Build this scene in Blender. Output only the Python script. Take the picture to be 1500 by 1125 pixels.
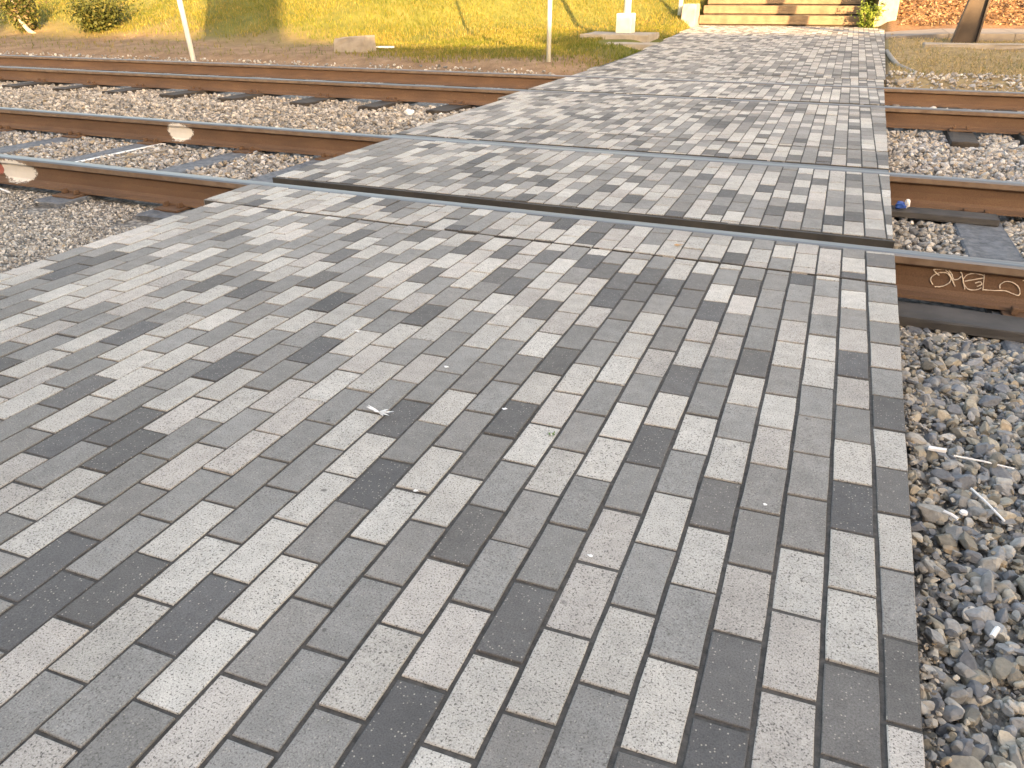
import bpy, bmesh, math, random
import numpy as np
from mathutils import Vector, Matrix

for o in list(bpy.data.objects):
    bpy.data.objects.remove(o)
sc = bpy.context.scene
COL = sc.collection
random.seed(7)
rng = np.random.default_rng(7)

# ------------------------------------------------------------------ camera
CAM = (-0.1769, -0.0324, 0.9055)
cR = Vector((0.917635, 0.397390, -0.005277)); cU = Vector((-0.180363, 0.428244, 0.885481)); cF = Vector((-0.354141, 0.811596, -0.464646))
cam_d = bpy.data.cameras.new('camera'); cam = bpy.data.objects.new('camera', cam_d); COL.objects.link(cam)
cam_d.sensor_width = 36.0; cam_d.lens = 1099.1 / 1500 * 36.0
cam_d.clip_start = 0.02; cam_d.clip_end = 2000
m = Matrix((cR, cU, -cF)).transposed().to_4x4(); m.translation = CAM
cam.matrix_world = m
sc.camera = cam

# ------------------------------------------------------------------ light
SUN_EL = math.radians(12.0)
SUN_AZ = math.radians(142.0)          # clockwise from +Y: the sun stands behind the camera, to the right
sd = Vector((math.sin(SUN_AZ) * math.cos(SUN_EL), math.cos(SUN_AZ) * math.cos(SUN_EL), math.sin(SUN_EL)))
w = bpy.data.worlds.new('World'); sc.world = w; w.use_nodes = True
nt = w.node_tree; nt.nodes.clear()
sky = nt.nodes.new('ShaderNodeTexSky'); sky.sky_type = 'NISHITA'; sky.sun_disc = False
sky.sun_elevation = SUN_EL; sky.sun_rotation = SUN_AZ
sky.dust_density = 3.0; sky.air_density = 1.0; sky.ozone_density = 1.0
bg = nt.nodes.new('ShaderNodeBackground'); bg.inputs[1].default_value = 0.15
wo = nt.nodes.new('ShaderNodeOutputWorld')
nt.links.new(sky.outputs[0], bg.inputs[0]); nt.links.new(bg.outputs[0], wo.inputs[0])
sun_d = bpy.data.lights.new('sun', 'SUN'); sun_d.energy = 4.2; sun_d.angle = math.radians(0.6); sun_d.color = (1.0, 0.75, 0.45)
sun = bpy.data.objects.new('sun', sun_d); COL.objects.link(sun)
sun.rotation_euler = (-sd).to_track_quat('-Z', 'Y').to_euler(); sun.location = sd * 60
vs = sc.view_settings
vs.view_transform = 'Standard'; vs.look = 'None'; vs.gamma = 1.0; vs.use_curve_mapping = False
vs.exposure = 2.7
try:
    vs.use_white_balance = True; vs.white_balance_temperature = 9150; vs.white_balance_tint = 17
except Exception:
    pass

# ------------------------------------------------------------------ helpers
def tag(o, label=None, cat=None, group=None, kind=None):
    if label: o['label'] = label
    if cat: o['category'] = cat
    if group: o['group'] = group
    if kind: o['kind'] = kind
    return o

def link(name, me, mat=None, parent=None, loc=None):
    o = bpy.data.objects.new(name, me); COL.objects.link(o)
    if mat is not None and me is not None and not me.materials: me.materials.append(mat)
    if parent is not None: o.parent = parent
    if loc is not None: o.location = loc
    return o

def empty(name, loc=(0, 0, 0), rz=0.0):
    o = bpy.data.objects.new(name, None); COL.objects.link(o); o.location = loc; o.rotation_euler = (0, 0, rz)
    o.empty_display_size = 0.1
    return o

def mesh(name, v, f, smooth=False):
    me = bpy.data.meshes.new(name); me.from_pydata([tuple(map(float, a)) for a in v], [], [tuple(a) for a in f]); me.update()
    if smooth: me.polygons.foreach_set('use_smooth', [True] * len(me.polygons))
    return me

def tri_mesh(name, V, F, colors=None, attr='tint'):
    """Big mesh from arrays: V (n,3), F (m,3); colors (n,3) per vertex."""
    me = bpy.data.meshes.new(name)
    V = np.asarray(V, dtype=np.float32); F = np.asarray(F, dtype=np.int32)
    me.vertices.add(len(V)); me.vertices.foreach_set('co', V.ravel())
    k = F.shape[1]
    me.loops.add(F.size); me.loops.foreach_set('vertex_index', F.ravel())
    me.polygons.add(len(F)); me.polygons.foreach_set('loop_start', np.arange(0, F.size, k, dtype=np.int32))
    try: me.polygons.foreach_set('loop_total', np.full(len(F), k, dtype=np.int32))
    except Exception: pass
    me.polygons.foreach_set('use_smooth', np.zeros(len(F), dtype=bool)); me.update(calc_edges=True)
    if colors is not None:
        a = me.attributes.new(attr, 'FLOAT_COLOR', 'POINT')
        c = np.ones((len(V), 4), dtype=np.float32); c[:, :3] = colors
        a.data.foreach_set('color', c.ravel())
    return me

class MB:
    """Collects boxes, prisms and tubes into one mesh."""
    def __init__(s): s.v = []; s.f = []
    def add(s, v, f):
        n = len(s.v); s.v += [tuple(a) for a in v]; s.f += [tuple(i + n for i in q) for q in f]; return s
    def box(s, x0, x1, y0, y1, z0, z1, M=None):
        v = [Vector((x, y, z)) for z in (z0, z1) for x, y in ((x0, y0), (x1, y0), (x1, y1), (x0, y1))]
        if M is not None: v = [M @ a for a in v]
        return s.add(v, [(3, 2, 1, 0), (4, 5, 6, 7), (0, 1, 5, 4), (1, 2, 6, 5), (2, 3, 7, 6), (3, 0, 4, 7)])
    def hexa(s, bot, top):
        return s.add(list(bot) + list(top), [(3, 2, 1, 0), (4, 5, 6, 7), (0, 1, 5, 4), (1, 2, 6, 5), (2, 3, 7, 6), (3, 0, 4, 7)])
    def tube(s, pts, rad, n=8, caps=True):
        pts = [Vector(q) for q in pts]; rings = []
        if not hasattr(rad, '__len__'): rad = [rad] * len(pts)
        for i, q in enumerate(pts):
            t = (pts[min(i + 1, len(pts) - 1)] - pts[max(i - 1, 0)]).normalized()
            a = t.orthogonal().normalized() if i == 0 else (rings_a - t * rings_a.dot(t)).normalized()
            rings_a = a; b = t.cross(a)
            rings.append([q + (a * math.cos(k * 2 * math.pi / n) + b * math.sin(k * 2 * math.pi / n)) * rad[i] for k in range(n)])
        v = [a for r in rings for a in r]; f = []
        for i in range(len(pts) - 1):
            for k in range(n):
                f.append((i * n + k, i * n + (k + 1) % n, (i + 1) * n + (k + 1) % n, (i + 1) * n + k))
        if caps: f.append(tuple(range(n - 1, -1, -1))); f.append(tuple((len(pts) - 1) * n + k for k in range(n)))
        return s.add(v, f)
    def build(s, name, mat, parent=None, bevel=0.0, smooth=False, loc=None, rough=0.0):
        me = mesh(name, s.v, s.f)
        if bevel > 0 or rough > 0:
            bm = bmesh.new(); bm.from_mesh(me)
            if bevel > 0:
                bmesh.ops.bevel(bm, geom=list(bm.edges), offset=bevel, segments=2, affect='EDGES', profile=0.6)
            if rough > 0:
                bmesh.ops.subdivide_edges(bm, edges=[e for e in bm.edges if e.calc_length() > rough * 14], cuts=3, use_grid_fill=True)
                for q in bm.verts: q.co += Vector((random.uniform(-1, 1), random.uniform(-1, 1), random.uniform(-1, 1))) * rough
            bm.to_mesh(me); bm.free()
        if smooth: me.polygons.foreach_set('use_smooth', [True] * len(me.polygons))
        return link(name, me, mat, parent, loc)

# ------------------------------------------------------------------ materials
def newmat(name):
    mt = bpy.data.materials.new(name); mt.use_nodes = True
    n = mt.node_tree; b = n.nodes['Principled BSDF']
    return mt, n, b

def N(n, t, **kw):
    q = n.nodes.new(t)
    for k, v in kw.items():
        if k in ('i',):
            for a, b in v.items(): q.inputs[a].default_value = b
        else: setattr(q, k, v)
    return q

def noise(n, vec, scale, detail=3.0, rough=0.55):
    q = N(n, 'ShaderNodeTexNoise'); q.inputs['Scale'].default_value = scale; q.inputs['Detail'].default_value = detail; q.inputs['Roughness'].default_value = rough
    if vec is not None: n.links.new(vec, q.inputs['Vector'])
    return q.outputs['Fac']

def ramp(n, fac, stops):
    q = N(n, 'ShaderNodeValToRGB'); cr = q.color_ramp
    while len(cr.elements) < len(stops): cr.elements.new(0.5)
    for e, (p, c) in zip(cr.elements, stops):
        e.position = p; e.color = (c[0], c[1], c[2], 1) if hasattr(c, '__len__') else (c, c, c, 1)
    n.links.new(fac, q.inputs[0]); return q.outputs[0]

def mix(n, fac, a, b, typ='MIX'):
    q = N(n, 'ShaderNodeMix', data_type='RGBA', blend_type=typ)
    for i, val in ((0, fac), (6, a), (7, b)):
        if hasattr(val, 'is_output'): n.links.new(val, q.inputs[i])
        elif hasattr(val, '__len__'): q.inputs[i].default_value = (*val[:3], 1)
        else: q.inputs[i].default_value = val if i == 0 else (val, val, val, 1)
    return q.outputs[2]

def bump(n, b, h, strength=0.3, dist=0.01):
    q = N(n, 'ShaderNodeBump'); q.inputs['Strength'].default_value = strength; q.inputs['Distance'].default_value = dist
    n.links.new(h, q.inputs['Height']); n.links.new(q.outputs[0], b.inputs['Normal'])

def pos(n): return N(n, 'ShaderNodeNewGeometry').outputs['Position']
def objco(n): return N(n, 'ShaderNodeTexCoord').outputs['Object']

def simple(name, c0, c1, scale=6.0, rough=0.8, metal=0.0, bstr=0.25, bdist=0.01, bscale=None, obj=False, detail=4):
    mt, n, b = newmat(name); v = objco(n) if obj else pos(n)
    n.links.new(mix(n, ramp(n, noise(n, v, scale, detail), [(0.3, 0), (0.72, 1)]), c0, c1), b.inputs['Base Color'])
    b.inputs['Roughness'].default_value = rough; b.inputs['Metallic'].default_value = metal
    if bstr: bump(n, b, noise(n, v, bscale or scale * 5, 4), bstr, bdist)
    return mt

def paver_material():
    mt, n, b = newmat('paver_concrete'); v = pos(n)
    at = N(n, 'ShaderNodeAttribute', attribute_name='tint'); base = at.outputs['Color']
    inf = N(n, 'ShaderNodeObjectInfo')
    mr = N(n, 'ShaderNodeMapRange'); n.links.new(inf.outputs['Random'], mr.inputs[0]); mr.inputs[3].default_value = 0.88; mr.inputs[4].default_value = 1.12
    col = mix(n, 1.0, base, mr.outputs[0], 'MULTIPLY')
    # blotchy casting and traffic film
    col = mix(n, 1.0, col, ramp(n, noise(n, v, 26, 4, 0.6), [(0.28, 0.86), (0.7, 1.1)]), 'MULTIPLY')
    col = mix(n, 1.0, col, ramp(n, noise(n, v, 2.3, 3, 0.6), [(0.28, 0.82), (0.5, 1.0), (0.72, 1.1)]), 'MULTIPLY')
    # fine sand grain
    col = mix(n, 1.0, col, ramp(n, noise(n, v, 420, 2, 0.6), [(0.3, 0.70), (0.5, 1.0), (0.72, 1.22)]), 'MULTIPLY')
    # dark pits and pale aggregate specks
    pit = ramp(n, noise(n, v, 290, 2, 0.5), [(0.34, 1), (0.43, 0)])
    lum = N(n, 'ShaderNodeRGBToBW'); n.links.new(base, lum.inputs[0])
    lf = ramp(n, lum.outputs[0], [(0.12, 0.3), (0.3, 0.85)])
    pf = N(n, 'ShaderNodeMath', operation='MULTIPLY'); n.links.new(pit, pf.inputs[0]); n.links.new(lf, pf.inputs[1])
    col = mix(n, pf.outputs[0], col, (0.075, 0.07, 0.066))
    vo = N(n, 'ShaderNodeTexVoronoi', feature='F1'); n.links.new(v, vo.inputs['Vector']); vo.inputs['Scale'].default_value = 170
    spot = ramp(n, vo.outputs['Distance'], [(0.14, 1), (0.28, 0)])
    sel = N(n, 'ShaderNodeSeparateColor'); n.links.new(vo.outputs['Color'], sel.inputs[0])
    pick = ramp(n, sel.outputs[0], [(0.62, 0), (0.70, 1)])
    df = ramp(n, lum.outputs[0], [(0.08, 0.8), (0.34, 0.28)])
    a1 = N(n, 'ShaderNodeMath', operation='MULTIPLY'); n.links.new(spot, a1.inputs[0]); n.links.new(pick, a1.inputs[1])
    a2 = N(n, 'ShaderNodeMath', operation='MULTIPLY'); n.links.new(a1.outputs[0], a2.inputs[0]); n.links.new(df, a2.inputs[1])
    col = mix(n, a2.outputs[0], col, (0.46, 0.42, 0.37))
    # sparse dark gum and oil spots
    vo2 = N(n, 'ShaderNodeTexVoronoi', feature='F1'); n.links.new(v, vo2.inputs['Vector']); vo2.inputs['Scale'].default_value = 9
    wob = N(n, 'ShaderNodeMath', operation='ADD'); n.links.new(vo2.outputs['Distance'], wob.inputs[0])
    wn = N(n, 'ShaderNodeMath', operation='MULTIPLY'); n.links.new(noise(n, v, 60, 2), wn.inputs[0]); wn.inputs[1].default_value = 0.16
    n.links.new(wn.outputs[0], wob.inputs[1])
    gum = ramp(n, wob.outputs[0], [(0.115, 1), (0.15, 0)])
    s2 = N(n, 'ShaderNodeSeparateColor'); n.links.new(vo2.outputs['Color'], s2.inputs[0])
    g1 = N(n, 'ShaderNodeMath', operation='MULTIPLY'); n.links.new(gum, g1.inputs[0]); n.links.new(ramp(n, s2.outputs[1], [(0.66, 0), (0.72, 0.65)]), g1.inputs[1])
    col = mix(n, g1.outputs[0], col, (0.06, 0.056, 0.055))
    n.links.new(col, b.inputs['Base Color'])
    b.inputs['Roughness'].default_value = 0.82; b.inputs['Specular IOR Level'].default_value = 0.35
    bump(n, b, noise(n, v, 330, 3, 0.6), 0.5, 0.0022)
    return mt

def stone_material(name, rough=0.8):
    mt, n, b = newmat(name); v = pos(n)
    at = N(n, 'ShaderNodeAttribute', attribute_name='tint')
    col = mix(n, 1.0, at.outputs['Color'], ramp(n, noise(n, v, 110, 4, 0.6), [(0.25, 0.72), (0.75, 1.22)]), 'MULTIPLY')
    n.links.new(col, b.inputs['Base Color']); b.inputs['Roughness'].default_value = rough; b.inputs['Specular IOR Level'].default_value = 0.3
    bump(n, b, noise(n, v, 240, 3), 0.35, 0.002)
    return mt

def rail_materials():
    mt, n, b = newmat('rail_rust'); v = pos(n)
    mp = N(n, 'ShaderNodeMapping'); n.links.new(v, mp.inputs[0]); mp.inputs['Scale'].default_value = (0.35, 1, 1)
    c = ramp(n, noise(n, mp.outputs[0], 7, 5, 0.6), [(0.25, (0.105, 0.063, 0.043)), (0.55, (0.15, 0.088, 0.056)), (0.8, (0.19, 0.113, 0.068))])
    c = mix(n, 1.0, c, ramp(n, noise(n, v, 190, 3), [(0.3, 0.8), (0.7, 1.12)]), 'MULTIPLY')
    c = mix(n, ramp(n, noise(n, v, 34, 3), [(0.68, 0), (0.76, 0.5)]), c, (0.25, 0.17, 0.11))
    n.links.new(c, b.inputs['Base Color']); b.inputs['Roughness'].default_value = 0.72; b.inputs['Specular IOR Level'].default_value = 0.3
    bump(n, b, noise(n, v, 260, 3), 0.3, 0.002)
    m2, n, b = newmat('rail_polished'); v = pos(n)
    mp = N(n, 'ShaderNodeMapping'); n.links.new(v, mp.inputs[0]); mp.inputs['Scale'].default_value = (0.05, 6, 1)
    c = ramp(n, noise(n, mp.outputs[0], 30, 3), [(0.3, (0.13, 0.134, 0.14)), (0.7, (0.21, 0.215, 0.225))])
    n.links.new(c, b.inputs['Base Color']); b.inputs['Metallic'].default_value = 0.85
    n.links.new(ramp(n, noise(n, mp.outputs[0], 18, 3), [(0.3, 0.38), (0.7, 0.55)]), b.inputs['Roughness'])
    m3 = simple('rail_head_side', (0.17, 0.11, 0.075), (0.26, 0.19, 0.14), 14, 0.6, 0.2, 0.2, 0.002, 160)
    return mt, m2, m3

M_PAVER = paver_material()
M_RUST, M_POLISH, M_HEADSIDE = rail_materials()
M_STONE = stone_material('ballast_stone')
M_SAND = simple('joint_sand', (0.042, 0.041, 0.04), (0.095, 0.09, 0.085), 90, 0.95, 0, 0.6, 0.004, 320)
M_TIE = simple('tie_coated_timber', (0.075, 0.085, 0.098), (0.18, 0.196, 0.218), 26, 0.9, 0, 0.9, 0.010, 75, detail=6)
M_PLANK = simple('weathered_plank', (0.04, 0.039, 0.039), (0.085, 0.08, 0.077), 7, 0.85, 0, 0.5, 0.004, 70)
M_TIEDARK = simple('creosote_timber', (0.025, 0.021, 0.019), (0.06, 0.05, 0.042), 9, 0.85, 0, 0.6, 0.006, 60)
M_EDGE = simple('slab_edge_steel', (0.03, 0.03, 0.03), (0.055, 0.053, 0.05), 9, 0.7, 0.0, 0.3, 0.003, 90)
M_SEAL = simple('rubber_seal', (0.055, 0.062, 0.072), (0.09, 0.10, 0.113), 20, 0.5, 0.0, 0.3, 0.002, 120)
M_WHITE = simple('white_spray_paint', (0.70, 0.69, 0.66), (0.82, 0.81, 0.79), 30, 0.6, 0, 0.2, 0.001, 200)
M_REDP = simple('red_spray_paint', (0.40, 0.10, 0.07), (0.5, 0.16, 0.11), 30, 0.6, 0, 0.1, 0.001, 200)
M_CHALK = simple('cream_marker', (0.62, 0.52, 0.42), (0.75, 0.66, 0.56), 120, 0.8, 0, 0.2, 0.001, 400)
M_CONC = simple('old_concrete', (0.20, 0.18, 0.16), (0.31, 0.285, 0.25), 5, 0.9, 0, 0.5, 0.008, 40)
M_POLE = simple('white_enamel', (0.72, 0.72, 0.70), (0.8, 0.8, 0.78), 8, 0.45, 0, 0.05, 0.001, 80)
M_POLEG = simple('galvanised_paint', (0.52, 0.55, 0.52), (0.64, 0.67, 0.63), 10, 0.5, 0.1, 0.05, 0.001, 80)
M_TIMBER = simple('step_timber', (0.115, 0.082, 0.055), (0.19, 0.138, 0.092), 6, 0.85, 0, 0.5, 0.01, 28)
M_STEELP = simple('brown_post', (0.03, 0.021, 0.017), (0.055, 0.039, 0.03), 6, 0.7, 0, 0.3, 0.004, 50)
M_LITTER = simple('white_plastic', (0.72, 0.72, 0.72), (0.82, 0.82, 0.82), 30, 0.5, 0, 0.1, 0.001, 200)
M_BLUE = simple('blue_foil', (0.02, 0.07, 0.32), (0.03, 0.12, 0.42), 40, 0.3, 0, 0.3, 0.003, 120)
M_BRICKW = simple('shade_building_brick', (0.22, 0.12, 0.09), (0.32, 0.2, 0.15), 2, 0.9, 0, 0.3, 0.01, 12)
M_ROOF = simple('grey_roofing', (0.12, 0.12, 0.12), (0.2, 0.2, 0.19), 3, 0.9, 0, 0.3, 0.01, 20)
M_SLAB = simple('walk_concrete', (0.13, 0.12, 0.115), (0.20, 0.185, 0.175), 4, 0.9, 0, 0.4, 0.006, 50)

def leaf_material(name, rgb, rgb2, trans=0.35):
    mt, n, b = newmat(name); v = pos(n)
    at = N(n, 'ShaderNodeAttribute', attribute_name='tint')
    n.links.new(at.outputs['Color'], b.inputs['Base Color'])
    b.inputs['Roughness'].default_value = 0.6; b.inputs['Specular IOR Level'].default_value = 0.25
    tr = N(n, 'ShaderNodeBsdfTranslucent'); n.links.new(at.outputs['Color'], tr.inputs[0])
    ms = N(n, 'ShaderNodeMixShader'); ms.inputs[0].default_value = trans
    n.links.new(b.outputs[0], ms.inputs[1]); n.links.new(tr.outputs[0], ms.inputs[2])
    n.links.new(ms.outputs[0], n.nodes['Material Output'].inputs[0])
    return mt
M_LEAF = leaf_material('leaf', None, None)

# ------------------------------------------------------------------ the ground
def smooth(a, b, x):
    t = np.clip((x - a) / (b - a), 0, 1); return t * t * (3 - 2 * t)

def walk_z(Y): return 0.004 + 0.018 * np.maximum(0, Y - 9.86)

def terrain(X, Y):
    X = np.asarray(X, float); Y = np.asarray(Y, float)
    g = -0.085 - 0.125 * smooth(1.6, 2.9, Y)                      # approach shoulder falls to the track bed
    g = g + 0.035 * smooth(4.9, 5.6, Y) * (1 - smooth(6.35, 6.85, Y))  # ballast heaped between the tracks
    foot = 9.45
    low = -0.20 + 0.21 * smooth(foot, 10.6, Y) + 0.018 * np.maximum(0, Y - 10.3)
    z = np.where(Y < foot, g, low)
    Yh = 18.7 + (12.2 - 18.7) * smooth(-4.6, -10.5, X)
    d = Y - Yh
    hill = 0.30 * np.log1p(np.exp(np.clip(d * 2.2, -30, 30))) / 2.2
    hill = np.where(d > 10, 0.30 * d, hill)
    hill = np.minimum(hill, 5.0)
    inpath = smooth(-4.1, -3.86, X) * (1 - smooth(-0.35, -0.1, X)) * (1 - smooth(22.4, 22.8, Y))
    z = z + hill * (1 - inpath)
    # keep the sheet below the pavers, and the hill cut back behind the steps
    flat = smooth(-4.2, -3.7, X) * (1 - smooth(0.05, 0.12, X)) * smooth(9.3, 9.9, Y) * (1 - smooth(22.5, 24, Y))
    z = z - 0.10 * flat
    z = z + 0.02 * np.sin(X * 1.7 + Y * 0.9) * smooth(10.2, 11.5, Y) + 0.012 * np.sin(X * 4.1 - Y * 3.3) * smooth(10.2, 11.5, Y)
    return z

def ground_sheet():
    xs = np.unique(np.concatenate([np.linspace(-300, -60, 13), np.linspace(-60, -26, 18), np.linspace(-26, -5, 106), np.linspace(-5, 3, 81), np.linspace(3, 12, 30), np.linspace(12, 60, 20), np.linspace(60, 300, 13)]))
    ys = np.unique(np.concatenate([np.linspace(-300, -20, 15), np.linspace(-20, 0, 12), np.linspace(0, 9.4, 64), np.linspace(9.4, 24, 120), np.linspace(24, 60, 30), np.linspace(60, 300, 12)]))
    gx, gy = np.meshgrid(xs, ys); gz = terrain(gx, gy)
    V = np.stack([gx.ravel(), gy.ravel(), gz.ravel()], 1); nx = len(xs); ny = len(ys)
    i = np.arange((nx - 1) * (ny - 1)); r = i // (nx - 1); c = i % (nx - 1); a = r * nx + c
    F = np.stack([a, a + 1, a + nx + 1, a + nx], 1)
    me = tri_mesh('ground', V, F); me.polygons.foreach_set('use_smooth', [True] * len(me.polygons))
    mt, n, b = newmat('ground_cover'); v = pos(n)
    sx = N(n, 'ShaderNodeSeparateXYZ'); n.links.new(v, sx.inputs[0])
    vo = N(n, 'ShaderNodeTexVoronoi'); n.links.new(v, vo.inputs['Vector']); vo.inputs['Scale'].default_value = 42
    sep = N(n, 'ShaderNodeSeparateColor'); n.links.new(vo.outputs['Color'], sep.inputs[0])
    grav = ramp(n, sep.outputs[0], [(0.0, (0.18, 0.172, 0.165)), (0.5, (0.30, 0.285, 0.265)), (1.0, (0.46, 0.43, 0.39))])
    grav = mix(n, 1.0, grav, ramp(n, vo.outputs['Distance'], [(0.3, 1.0), (0.75, 0.55)]), 'MULTIPLY')
    dirt = ramp(n, noise(n, v, 3.5, 6, 0.65), [(0.25, (0.15, 0.095, 0.06)), (0.5, (0.25, 0.165, 0.105)), (0.75, (0.34, 0.24, 0.16))])
    dirt = mix(n, 1.0, dirt, ramp(n, noise(n, v, 45, 4, 0.7), [(0.3, 0.65), (0.7, 1.2)]), 'MULTIPLY')
    gras = ramp(n, noise(n, v, 2.2, 5, 0.65), [(0.3, (0.075, 0.088, 0.026)), (0.55, (0.12, 0.125, 0.035)), (0.8, (0.18, 0.15, 0.06))])
    # grass beyond a wandering line, dirt below it
    ed = N(n, 'ShaderNodeMath', operation='ADD'); n.links.new(sx.outputs[1], ed.inputs[0])
    nm = N(n, 'ShaderNodeMath', operation='MULTIPLY_ADD'); n.links.new(noise(n, v, 0.55, 4), nm.inputs[0]); nm.inputs[1].default_value = 2.6; nm.inputs[2].default_value = -1.3
    n.links.new(nm.outputs[0], ed.inputs[1])
    gl = ramp(n, N1(n, ed.outputs[0], 11.6, 13.2), [(0, 0), (1, 1)])
    col = mix(n, gl, dirt, gras)
    # the bank right of the steps is bare leaf litter
    litter = ramp(n, noise(n, v, 16, 6, 0.7), [(0.3, (0.10, 0.06, 0.035)), (0.5, (0.19, 0.11, 0.065)), (0.7, (0.28, 0.185, 0.115))])
    straw = ramp(n, noise(n, v, 9, 6, 0.7), [(0.3, (0.17, 0.12, 0.065)), (0.6, (0.30, 0.235, 0.135))])
    right = mix(n, ramp(n, N1(n, sx.outputs[1], 15.5, 17.5), [(0, 0), (1, 1)]), straw, litter)
    col = mix(n, ramp(n, N1(n, sx.outputs[0], -0.3, 0.2), [(0, 0), (1, 1)]), col, right)
    ed2 = N(n, 'ShaderNodeMath', operation='MULTIPLY_ADD'); n.links.new(noise(n, v, 2.0, 4), ed2.inputs[0]); ed2.inputs[1].default_value = 0.7; n.links.new(sx.outputs[1], ed2.inputs[2])
    col = mix(n, ramp(n, N1(n, ed2.outputs[0], 10.0, 10.45), [(0, 0), (1, 1)]), grav, col)
    n.links.new(col, b.inputs['Base Color']); b.inputs['Roughness'].default_value = 0.95; b.inputs['Specular IOR Level'].default_value = 0.15
    bump(n, b, noise(n, v, 60, 4), 0.7, 0.02)
    return tag(link('ground', me, mt), kind='structure', label='track bed, dirt shoulder and grassy bank')

def N1(n, val, a, b):
    q = N(n, 'ShaderNodeMapRange'); n.links.new(val, q.inputs[0]); q.inputs[1].default_value = a; q.inputs[2].default_value = b
    return q.outputs[0]
ground = ground_sheet()

# ------------------------------------------------------------------ paver crossing
# the pavers are laid slightly skewed to the rails: origin, step across the rows, step along a row
OX, OY = 0.0151, 0.7370
AX, AY = -0.08369, -0.00387
BX, BY = -0.00418, 0.17125
W, L = math.hypot(AX, AY), math.hypot(BX, BY)
LIGHT = [(0.43, 0.412, 0.384), (0.45, 0.436, 0.41), (0.415, 0.39, 0.365)]
MID = [(0.215, 0.212, 0.205), (0.24, 0.237, 0.23), (0.226, 0.219, 0.210)]
DARK = [(0.110, 0.110, 0.113), (0.122, 0.120, 0.120), (0.134, 0.130, 0.127)]
TONES = {'light': LIGHT, 'middle': MID, 'dark': DARK}
# reflectance in percent of each paver of the near approach, row by row (first value is paver -5 of the row, 0 where unread)
REFLECTANCE = [
    [0, 0, 0, 0, 42, 12, 22, 42, 12, 42, 12, 22, 42, 22, 42, 22],
    [0, 0, 0, 0, 0, 12, 42, 42, 12, 42, 22, 42, 12, 42, 22, 42],
    [0, 0, 0, 0, 42, 42, 42, 22, 22, 22, 22, 42, 42, 22, 42],
    [0, 0, 0, 0, 12, 12, 42, 22, 22, 42, 42, 22, 42, 42, 22, 22],
    [0, 0, 0, 0, 42, 22, 42, 12, 42, 22, 42, 12, 22, 22, 22],
    [0, 0, 0, 0, 22, 42, 22, 42, 0, 42, 22, 22, 42, 22, 42, 12],
    [0, 0, 0, 22, 42, 42, 42, 22, 12, 42, 12, 42, 42, 12, 42, 22],
    [0, 0, 0, 0, 42, 12, 22, 22, 42, 42, 22, 42, 22, 22, 12, 12],
    [0, 0, 0, 12, 42, 22, 22, 42, 22, 22, 42, 42, 42, 22, 12, 42],
    [0, 0, 0, 22, 42, 42, 12, 22, 42, 42, 42, 22, 22, 22, 12, 12],
    [0, 0, 0, 22, 22, 22, 42, 22, 12, 42, 12, 22, 42, 12, 12, 42],
    [0, 0, 0, 42, 22, 22, 42, 42, 22, 22, 22, 42, 42, 42, 42, 12],
    [0, 0, 22, 42, 42, 22, 12, 22, 42, 22, 22, 42, 12, 42, 22, 12],
    [0, 0, 42, 22, 12, 42, 42, 42, 12, 22, 22, 42, 42, 42, 42, 42, 22],
    [0, 0, 22, 42, 42, 22, 0, 42, 22, 42, 22, 22, 42, 12, 22, 12],
    [0, 0, 0, 42, 12, 42, 0, 22, 22, 42, 22, 42, 42, 22, 12, 42, 42],
    [0, 0, 0, 12, 22, 22, 42, 42, 42, 42, 42, 12, 22, 42, 42, 12],
    [0, 0, 0, 0, 12, 22, 42, 22, 42, 22, 42, 22, 42, 22, 42, 42, 42],
    [0, 0, 0, 22, 42, 22, 22, 42, 22, 12, 42, 22, 42, 12, 42, 12],
    [0, 0, 0, 0, 0, 42, 12, 42, 42, 22, 22, 42, 42, 42],
    [0, 0, 0, 0, 0, 22, 12, 42, 12, 22, 42, 12, 22, 42],
    [0, 0, 0, 0, 0, 0, 12, 22, 22, 42, 42, 22, 42, 22],
    [0, 0, 0, 0, 0, 0, 42, 42, 42, 22, 22, 42, 12, 22],
    [0, 0, 0, 0, 0, 0, 0, 12, 42, 22, 42, 22, 22, 42],
    [0, 0, 0, 0, 0, 0, 42, 22, 42, 42, 22, 12, 42, 42],
    [0, 0, 0, 0, 0, 0, 0, 42, 22, 12, 22, 42, 22],
    [0, 0, 0, 0, 0, 0, 0, 42, 42, 22, 42, 0, 22],
    [0, 0, 0, 0, 0, 0, 0, 0, 22, 22, 42, 22],
    [0, 0, 0, 0, 0, 0, 0, 0, 42, 22, 42],
    [0, 0, 0, 0, 0, 0, 0, 0, 0, 22, 42],
    [0, 0, 0, 0, 0, 0, 0, 0, 0, 42],
    [0, 0, 0, 0, 0, 0, 0, 0, 0, 0, 42],
]

def clip(poly, axis, lim, keep_less):
    out = []
    for i, p in enumerate(poly):
        q = poly[(i + 1) % len(poly)]
        ip = (p[axis] <= lim) if keep_less else (p[axis] >= lim); iq = (q[axis] <= lim) if keep_less else (q[axis] >= lim)
        if ip: out.append(p)
        if ip != iq:
            t = (lim - p[axis]) / (q[axis] - p[axis]); out.append((p[0] + (q[0] - p[0]) * t, p[1] + (q[1] - p[1]) * t))
    return out

def area(poly): return 0.5 * sum(p[0] * q[1] - q[0] * p[1] for p, q in zip(poly, poly[1:] + poly[:1]))

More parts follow.
